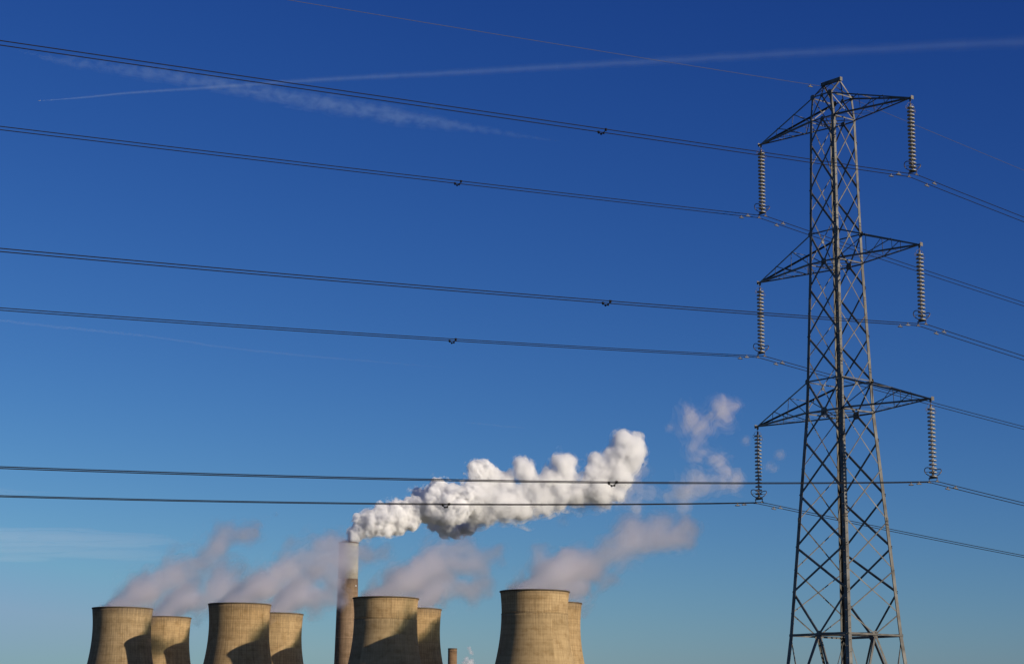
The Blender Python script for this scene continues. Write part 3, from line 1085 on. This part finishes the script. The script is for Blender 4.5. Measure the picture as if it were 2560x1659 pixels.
PL = {
'chimney_dense':[(-168,2099,200,5.5),(-164,2098,207,9.2),(-157,2101,216,12.1),(-146,2099,220,13.8),(-135,2099,222,15.6),(-123,2105,226,16.1),(-111,2111,230,15.0),(-102,2111,236,13.9),(-120,2108,217,10.4),(-104,2106,220,8.1),(-90,2118,239,17.4),(-99,2134,254,8.1),(-78,2111,252,15.1),(-74,2109,237,18.5),(-61,2110,250,12.8),(-59,2105,236,17.4),(-79,2117,263,7.0),(-71,2160,223,11.6),(-59,2194,223,11.0),(-46,2193,226,9.8),(-84,2171,224,7.5),(-43,2111,246,16.2),(-37,2114,279,9.9),(-26,2120,278,10.5),(-36,2119,261,11.6)],
'chimney_pale':[(-35,2119,234,15.1),(-22,2121,248,17.4),(-24,2115,231,11.6),(-5,2118,240,16.3),(4,2122,253,12.8),(11,2124,239,15.1),(-17,2121,270,10.5),(-5,2123,266,10.5),(11,2119,285,9.3),(16,2123,275,10.5),(23,2125,263,11.7),(29,2124,249,14.0),(-38,2113,249,13.9),(44,2125,269,12.9),(53,2124,288,10.5),(59,2130,281,9.4),(61,2131,264,12.9),(50,2127,250,14.0),(37,2123,241,10.5),(60,2131,261,12.9),(70,2130,256,14.0),(86,2134,259,14.0),(99,2135,256,12.9),(107,2133,265,10.6),(89,2130,274,12.9),(102,2134,280,14.1),(116,2134,287,12.9),(126,2132,302,13.0),(122,2134,315,11.2),(134,2139,310,10.6),(137,2134,297,8.2),(129,2133,289,9.4),(108,2134,299,8.2),(118,2133,273,12.3),(126,2136,290,13.5),(114,2134,256,9.4),(97,2131,264,13.5),(128,2139,312,10.6),(140,2136,302,7.1),(91,2131,292,8.8),(60,2126,291,8.2),(57,2128,277,9.4)],
'detached':[(194,2173,353,6.6),(200,2174,345,9.0),(205,2177,335,9.6),(214,2175,338,7.2),(208,2176,325,7.2),(226,2180,359,7.2),(234,2176,353,9.0),(239,2177,346,6.6),(247,2179,358,5.4),(200,2175,311,5.4),(205,2176,301,6.6),(213,2175,308,4.8),(222,2176,301,6.6),(230,2176,295,7.8),(237,2179,288,7.2),(195,2172,267,6.0),(175,2172,334,3.4),(198,2176,343,7.2),(203,2177,317,6.0),(210,2177,306,6.6),(219,2179,349,6.6),(192,2172,359,4.2),(216,2175,332,6.0)],
'veil':[(202,2178,280,10.8),(216,2178,275,10.8),(231,2178,275,9.6),(246,2182,276,8.4),(188,2174,262,9.5),(173,2173,257,7.2),(209,2174,265,8.4),(137,2165,265,10.7),(151,2168,261,9.5),(125,2163,256,9.5),(144,2167,285,8.4),(259,2183,322,4.8),(296,2185,307,4.8),(287,2183,293,4.8),(61,2155,241,7.1),(56,2156,229,5.3),(77,2161,244,7.1),(93,2161,246,7.1),(137,2166,244,5.9),(187,2171,245,7.1)],
'T1':[(-379,1884,116,6.0),(-370,1882,117,9.0),(-361,1880,119,11.9),(-348,1883,119,13.0),(-361,1880,127,9.0),(-350,1883,132,12.0),(-341,1891,137,14.0),(-330,1889,143,15.1),(-319,1892,148,15.1),(-308,1900,154,14.1),(-302,1900,162,9.1),(-295,1909,160,11.1),(-285,1905,167,10.1),(-279,1910,178,10.2),(-275,1913,189,8.1),(-271,1912,193,5.6),(-265,1917,186,8.2),(-257,1917,187,8.2),(-248,1918,190,7.7),(-244,1921,197,4.6),(-328,1892,161,4.5),(-228,1926,209,2.6)],
'T1r':[(-352,2026,116,8.6),(-343,2033,117,10.7),(-334,2036,118,8.6),(-347,2029,126,11.8),(-335,2028,130,14.0),(-323,2034,137,15.1),(-312,2037,144,16.2),(-299,2041,149,16.3),(-288,2046,158,14.1),(-293,2050,139,11.9),(-320,2036,124,8.6),(-318,2037,112,5.4),(-279,2054,167,8.7),(-303,2044,133,10.8),(-283,2054,148,10.9)],
'T2':[(-261,1811,117,5.7),(-253,1813,117,7.7),(-242,1813,116,10.5),(-230,1818,116,10.6),(-245,1813,125,9.6),(-236,1814,130,11.5),(-224,1813,135,13.5),(-214,1818,143,14.5),(-202,1829,149,14.5),(-192,1832,157,13.6),(-183,1834,165,10.7),(-177,1832,171,7.8),(-177,1835,152,12.9),(-169,1839,162,13.0),(-166,1838,173,8.7),(-155,1843,168,10.9),(-154,1841,155,11.9),(-142,1846,167,9.2),(-131,1850,163,8.2),(-118,1852,167,6.6),(-159,1842,139,8.6)],
'T2r':[(-226,1957,117,7.2),(-216,1956,116,8.3),(-209,1963,118,7.3),(-217,1962,128,12.4),(-207,1963,135,13.5),(-196,1961,141,13.5),(-195,1968,128,11.4),(-194,1964,114,5.7),(-191,1970,155,11.5),(-185,1970,138,10.4),(-176,1969,132,8.1),(-190,1965,123,6.9),(-166,1975,127,6.9)],
'T3':[(-128,1714,117,5.0),(-120,1715,117,8.0),(-108,1717,117,9.6),(-96,1715,117,9.6),(-114,1711,124,8.1),(-105,1717,130,10.1),(-94,1714,134,11.1),(-84,1725,139,12.2),(-73,1721,142,13.2),(-63,1731,149,13.2),(-54,1733,156,11.2),(-44,1737,161,9.2),(-36,1738,156,8.7),(-47,1737,147,11.2),(-38,1735,145,7.2),(-12,1746,159,5.7),(-17,1743,155,6.2),(-58,1733,159,11.2),(-38,1738,161,8.2),(-68,1726,150,11.2),(-27,1740,147,7.7),(-22,1740,141,6.1),(-6,1746,146,4.1)],
'T3r':[(-81,1867,118,6.0),(-73,1869,119,7.7),(-75,1871,127,9.9),(-64,1873,131,11.0),(-54,1873,136,11.0),(-43,1878,137,9.9),(-32,1885,137,8.8),(-23,1886,141,6.6),(-21,1885,132,5.5),(-36,1883,128,6.6),(-62,1874,120,6.6),(-58,1871,143,11.0)],
'T4':[(-3,1619,117,4.3),(4,1618,118,6.7),(16,1621,118,9.5),(27,1620,118,10.0),(38,1623,118,9.5),(12,1619,126,6.7),(20,1622,132,8.6),(23,1618,141,6.7),(21,1618,150,4.8),(28,1622,151,4.8),(30,1625,134,11.5),(41,1626,135,12.4),(53,1629,137,12.5),(64,1636,137,11.5),(73,1638,143,10.6),(98,1642,158,9.9),(106,1650,166,9.0),(116,1649,169,7.2),(120,1651,161,9.9),(131,1658,166,9.1),(140,1658,166,6.4),(147,1662,171,5.5),(149,1660,160,5.4),(99,1646,171,4.5),(84,1638,151,9.9),(91,1640,160,9.4),(99,1645,164,9.9),(109,1647,156,9.0),(122,1653,170,8.1),(132,1658,172,7.3),(110,1650,169,8.1),(141,1657,160,5.9),(127,1653,157,7.2),(79,1639,154,9.0),(97,1644,169,9.0),(118,1652,175,7.2),(128,1655,176,6.3),(146,1658,173,7.7),(104,1645,171,7.2),(155,1665,170,5.5),(136,1656,164,10.0)],
'T4r':[(57,1770,119,6.2),(52,1771,127,9.3),(63,1772,130,9.9),(71,1775,125,7.8),(71,1774,117,5.2),(80,1776,134,8.4),(75,1778,141,9.4),(65,1772,106,4.2),(90,1782,140,6.3)],
'wisp':[(-51,2250,80,2.9),(-48,2251,84,3.4),(-44,2251,82,3.4),(-42,2250,79,3.4),(-45,2250,77,5.2),(-43,2249,91,2.6),(-44,2250,95,2.0),(-41,2250,89,1.6),(-46,2250,96,2.1),(-44,2250,97,1.3)],}
W = (0.996, 0.996, 0.996)
L_DENSE = [(.62, .25, .34, .6), (.84, .385, .45, .5), (1.04, .46, .525, .40), (1.24, .535, .60, .25), (1.5, .585, .67, .14)]
L_PALE = [(.66, .25, .37, .30), (.92, .385, .48, .22), (1.14, .46, .55, .14), (1.46, .525, .63, .085)]
L_RAGGED = [(.8, .25, .50, .036), (1.25, .36, .58, .030), (1.8, .45, .65, .026), (2.5, .52, .70, .022)]
L_VEIL = [(1.0, .30, .60, .046), (1.45, .41, .67, .036), (1.9, .50, .74, .018)]
L_TOWER = [(.55, .29, .45, .11), (.82, .355, .48, .085), (1.06, .385, .53, .060), (1.40, .445, .59, .044), (1.85, .505, .65, .027)]
L_SMALL = [(.7, .25, .5, .22), (1.0, .38, .6, .16), (1.4, .5, .7, .1)]
TOWER_KEYS = ['T1', 'T1r', 'T2', 'T2r', 'T3', 'T3r', 'T4', 'T4r']
steam("steam_plume", "dense bright white steam billowing rightwards from the top of the tall chimney", PL['chimney_dense'],
      L_DENSE, 1.5, 3, .08, W, 0.0, .045, 9, .74, (16, 3), (6, 2), lumps=4, buds=0)
steam("steam_plume", "paler loose white billows at the far right end of the chimney's steam", PL['chimney_pale'],
      L_PALE, 1.7, 5, .065, (0.978, 0.972, 0.968), .2, .055, 9, .72, lumps=4, buds=0)
steam("steam_plume", "detached ragged pale puffs between the chimney's steam and the pylon", PL['detached'],
      L_RAGGED, 1.8, 7, .04, (0.66, 0.58, 0.56), .1, .1, 7, .70, main=1, warp=.9, lumps=4, buds=0)
steam("steam_plume", "thin greyish shreds of steam fading out under the detached puffs", PL['veil'],
      L_VEIL, 2.2, 9, .032, (0.62, 0.575, 0.605), .2, .12, 6, .64, main=1, warp=.6)
TC = (0.40, 0.36, 0.385)
for k, (key, lab) in enumerate((
        ('T1', "pinkish grey steam drifting up from the leftmost cooling tower"),
        ('T1r', "thin grey steam from the shadowed tower behind the leftmost cooling tower"),
        ('T2', "pinkish grey steam drifting across the tall chimney from the tower left of it"),
        ('T2r', "low thin steam over the back tower just left of the tall chimney"),
        ('T3', "broad grey steam above the banded tower in front of the tall chimney"),
        ('T3r', "grey steam trailing from the shadowed back tower left of the small chimney"),
        ('T4', "greyish mauve steam streaming right from the nearest largest cooling tower"),
        ('T4r', "faint steam hanging above the back tower behind the nearest cooling tower"))):
    cx, cy = TOWERS[TOWER_KEYS.index(key)][:2]
    # the vapour fills the whole mouth and lifts off downwind as a wedge
    PL[key] = [(x, y, z, r * (1 + .22 * min(1.0, max(0.0, (x - cx - 25) / 90)))) for x, y, z, r in PL[key]]
    mouth = []
    for s_ in (-19, -13, -6, 2, 9, 16, 24):
        for w_ in (-14, -7, 0, 7, 14):
            if s_ < 12 and math.hypot(s_, w_) > 19.5:
                continue
            for rise in ((.10, .50) if s_ < 9 else (.42, .72)):
                mouth.append((cx + .944 * s_ - .33 * w_, cy + .33 * s_ + .944 * w_, 112.5 + rise * (s_ + 19), -(6.0 + .08 * (s_ + 19))))
    steam("steam_plume", lab, PL[key] + mouth, L_TOWER, 2.4, 20 + 7 * k, .034, TC, .6, .11, 8, .68, (20, 7), (8, 3), warp=.4)
steam("steam_wisp", "tiny mauve wisp of vapour rising beside the short chimney stub", PL['wisp'], L_SMALL, .6, 4, .2, (0.93, 0.91, 0.94), .2, .1, 4, .6, (6, 2), (2.5, 1), main=1)

# ------------------------------------------------------------------ contrails, cirrus, airliner
def trail(name, pts, mat, seed, wob=.18, n=10, step=60):
    rnd = random.Random(seed)
    P_ = [Vector((x, y, 0)) for x, y, w in pts]
    mb = MB()
    ctr, rad = [], []
    for i in range(len(pts) - 1):
        for j in range(step):
            t = j / step
            p = P_[i].lerp(P_[i + 1], t)
            w = pts[i][2] * (1 - t) + pts[i + 1][2] * t
            k = noise.noise(Vector((p.x / (w * 3), seed * 7.1, 0)))
            k2 = noise.noise(Vector((p.x / (w * 1.2), seed * 3.3, 5)))
            ctr.append(Vector((p.x, p.y, k * w * wob)))
            rad.append(max(1.0, w * .5 * (1 + .12 * k2)))
    return mb, ctr, rad


def smooth_pts(pts):
    out = []
    for i in range(len(pts) - 1):
        p0, p1, p2, p3 = (Vector(pts[max(0, min(len(pts) - 1, i + k))]) for k in (-1, 0, 1, 2))
        for j in range(4):
            t = j / 4
            out.append(tuple(.5 * ((2 * p1) + (p2 - p0) * t + (2 * p0 - 5 * p1 + 4 * p2 - p3) * t * t + (3 * p1 - p0 - 3 * p2 + p3) * t ** 3)))
    return out + [pts[-1]]


V_TRAIL_FAINT = vapour_mat("faint_contrail_ice", 0.0005, (1, 1, 1), -.3, film=0.003)
V_CIRRUS = vapour_mat("cirrus_ice", 0.000085, (1, 1, 1), -.35, film=0.004)

TR1 = [(-7256,29323,13),(-6958,29259,20),(-6537,29144,33),(-5837,28920,42),(-4821,28691,52),(-3818,28446,64),(-2508,28158,76),(-1225,27933,89),(664,27565,100),(2506,27206,111),(4304,26855,128),(5774,26590,145),(7341,26344,156)]
mb, ctr, rad = trail("contrail", smooth_pts(TR1), None, 1, .06, step=18)
seg_n = 18
trail_o = None
for layer, (sw, share) in enumerate(((.5, .4), (.9, .35), (1.35, .25))):
    mb, mats, spans = MB(), [], []
    L_ = len(ctr) - 1
    for sgm in range(seg_n):
        a_, b_ = L_ * sgm // seg_n, L_ * (sgm + 1) // seg_n
        wmid = 2 * rad[(a_ + b_) // 2]
        od = .10 * (1 - .40 * sgm / (seg_n - 1))
        mats.append(vapour_mat("contrail_ice", od * share / (wmid * sw), (0.70, 0.88, 1), -.3, film=0.003 if layer == 2 else 0))
        n0 = len(mb.f)
        mb.tube([c - ctr[0] for c in ctr[a_:b_ + 1]], [r * sw for r in rad[a_:b_ + 1]], 12)
        spans.append((n0, len(mb.f)))
    if layer == 2:
        parent = None
    o = mb.build("contrail" if layer == 2 else "bright_core", mats[0], None, True)
    for m in mats[1:]:
        o.data.materials.append(m)
    for k, (n0, n1) in enumerate(spans):
        for q in range(n0, n1):
            o.data.polygons[q].material_index = k
    if layer < 2:
        trail_o = (trail_o or []) + [o]
    else:
        o.location = ctr[0] + Z * 9500
        for c_ in trail_o:
            c_.parent = o
        tag(o, "long straight fresh white contrail rising slightly from the left to the upper right", "contrail", "contrails in the sky")

TR2 = [(-6560,25049,80),(-6172,25348,115),(-5491,25684,151),(-4681,26061,177),(-4023,26416,191),(-3012,27044,220),(-2131,27541,236),(-1217,28014,240),(-274,28502,218),(700,28962,150)]
sp = smooth_pts(TR2)
base2 = Vector((sp[0][0], sp[0][1], 8800))
old = None
for k, (sw, lo, hi, dens) in enumerate(((1.0, .30, .58, .0002), (.6, .28, .52, .0002), (1.45, .43, .64, .0002))):
    m = vapour_mat("old_contrail_ice", dens, (0.72, 0.9, 1), -.3, .008, lo, hi, 6, .04, 0.003 if k == 0 else 0, (.75, .75, 1.3), .62)
    for nd in m.node_tree.nodes:
        if nd.type == 'TEX_NOISE':
            nd.inputs["Distortion"].default_value = .5
    mb = MB()
    pts_, rr_ = [], []
    for i, (x, y, w) in enumerate(sp):
        fade = min(1.0, (i + 1.5) / 7, (len(sp) - i) / 12)
        wob = noise.noise(Vector((i * .6, 3.3, 0)))
        pts_.append(Vector((x, y, 8800 + 18 * wob)) - base2)
        rr_.append(max(8.0, w * .5 * sw * fade * (1 + .25 * noise.noise(Vector((i * .9, k * 5.1, 7))))))
    mb.tube(pts_, rr_, 14)
    o = mb.build("contrail" if old is None else ("inner_band" if k == 1 else "fringe_mist"), m, old, True, base2 if old is None else None)
    if old is None:
        old = tag(o, "wide old feathery contrail sloping down to the right, crossing the thin one", "contrail", "contrails in the sky")

TR3 = [(-11715,43519,67),(-9920,44562,69),(-8390,45359,60),(-6866,46614,51),(-5119,47592,63),(-3079,48486,75),(-1178,49300,65)]
mb, ctr, rad = trail("contrail", smooth_pts(TR3), V_TRAIL_FAINT, 3, .2, step=12)
m_ = len(rad)
rad = [r * min(1, .15 + 2.2 * (1 - i / m_)) for i, r in enumerate(rad)]
mb.tube([c - ctr[0] for c in ctr], rad, 8)
tag(mb.build("contrail", V_TRAIL_FAINT, None, True, ctr[0] + Z * 9000), "very faint thin contrail below the middle wires at the left edge", "contrail", "contrails in the sky")
TR4 = [(-1305,58057,40),(-356,58597,48),(415,59027,30)]
mb, ctr, rad = trail("contrail", smooth_pts(TR4), V_TRAIL_FAINT, 4, .2, step=10)
mb.tube([c - ctr[0] for c in ctr], rad, 8)
tag(mb.build("contrail", V_TRAIL_FAINT, None, True, ctr[0] + Z * 9000), "tiny faint contrail scrap above the chimney's steam", "contrail", "contrails in the sky")

# cirrus bands low on the left: long flat lenses of thin ice cloud
CIR = [((-17400, 67300, 6500), (5600, 2600, 90)), ((-16200, 69000, 6480), (4600, 3400, 110)), ((-18800, 71500, 6470), (3800, 2600, 110)), ((-14200, 68600, 6510), (2600, 2000, 70)),
       ((-16000, 73500, 6460), (3600, 2600, 60)), ((-19800, 76800, 6500), (2400, 1500, 60)), ((-14300, 76500, 6500), (1700, 900, 34)), ((-16500, 55000, 6500), (3300, 1500, 45))]
mb = MB()
cb = Vector(CIR[0][0])
for (c, r) in CIR:
    c = Vector(c) - cb
    nu, nv = 40, 12
    v, f = [], []
    for i in range(nv + 1):
        th = math.pi * i / nv
        for j in range(nu):
            ph = 2 * math.pi * j / nu
            d = Vector((math.sin(th) * math.cos(ph), math.sin(th) * math.sin(ph), math.cos(th)))
            k = 1 + .25 * noise.noise(d * 2.2 + c / 3000) + .12 * noise.noise(d * 6 + c / 1000)
            v.append(c + Vector((d.x * r[0], d.y * r[1], d.z * r[2] * .7)) * k)
    for i in range(nv):
        for j in range(nu):
            f.append((i * nu + j, (i + 1) * nu + j, (i + 1) * nu + (j + 1) % nu, i * nu + (j + 1) % nu))
    mb.add(v, f)
tag(mb.build("cirrus_clouds", V_CIRRUS, None, True, cb), "thin pale streaks of high cloud low in the sky at the left edge", "cloud", kind="stuff")

# airliner at the head of the fresh contrail
dirn = (Vector((-7256, 29323, 0)) - Vector((-6537, 29144, 0))).normalized()
side_v = Vector((-dirn.y, dirn.x, 0))
apos = Vector((-7256, 29323, 9500)) + dirn * 45
pl = thing("airliner", "tiny white airliner at the left head of the fresh contrail", "aircraft", apos)
mb = MB()
mb.tube([dirn * x for x in (22, 20, 17, 7, -9, -17, -22)], [.3, 1.3, 1.9, 2.0, 2.0, 1.3, .3], 12)
mb.build("fuselage", M_PAINT, pl, True)
for s in (-1, 1):
    mb = MB()
    r0, r1 = dirn * 6, dirn * -6 + side_v * s * 19 + Z * 2
    mb.add([r0 + Z * .6, r0 - dirn * 11 + Z * .6, r1 - dirn * 3.5, r1, r0 - Z * .6, r0 - dirn * 11 - Z * .6, r1 - dirn * 3.5 - Z * .3, r1 - Z * .3],
           [(0, 1, 2, 3), (7, 6, 5, 4), (0, 3, 7, 4), (1, 5, 6, 2), (2, 6, 7, 3), (0, 4, 5, 1)])
    mb.build("wing", M_PAINT, pl)
    mb = MB()
    mb.tube([dirn * x + side_v * s * 7 - Z * 1.8 for x in (4, 3, 0, -1.5)], [.9, 1.1, 1.0, .5], 10)
    mb.build("engine", M_PAINT, pl, True)
    mb = MB()
    q0, q1 = dirn * -15 + Z, dirn * -20 + side_v * s * 7 + Z * 1.5
    mb.add([q0 + Z * .3, q0 - dirn * 6 + Z * .3, q1 - dirn * 2.5, q1, q0 - Z * .3, q0 - dirn * 6 - Z * .3, q1 - dirn * 2.5 - Z * .2, q1 - Z * .2],
           [(0, 1, 2, 3), (7, 6, 5, 4), (0, 3, 7, 4), (1, 5, 6, 2), (2, 6, 7, 3), (0, 4, 5, 1)])
    mb.build("tailplane", M_PAINT, pl)
mb = MB()
f0, f1 = dirn * -13 + Z * 1.5, dirn * -18 + Z * 8
mb.add([f0 + side_v * .3, f0 - dirn * 8 + side_v * .3, f1 - dirn * 4 + side_v * .2, f1 + side_v * .2, f0 - side_v * .3, f0 - dirn * 8 - side_v * .3, f1 - dirn * 4 - side_v * .2, f1 - side_v * .2],
       [(0, 1, 2, 3), (7, 6, 5, 4), (0, 3, 7, 4), (1, 5, 6, 2), (2, 6, 7, 3), (0, 4, 5, 1)])
mb.build("fin", M_PAINT, pl)
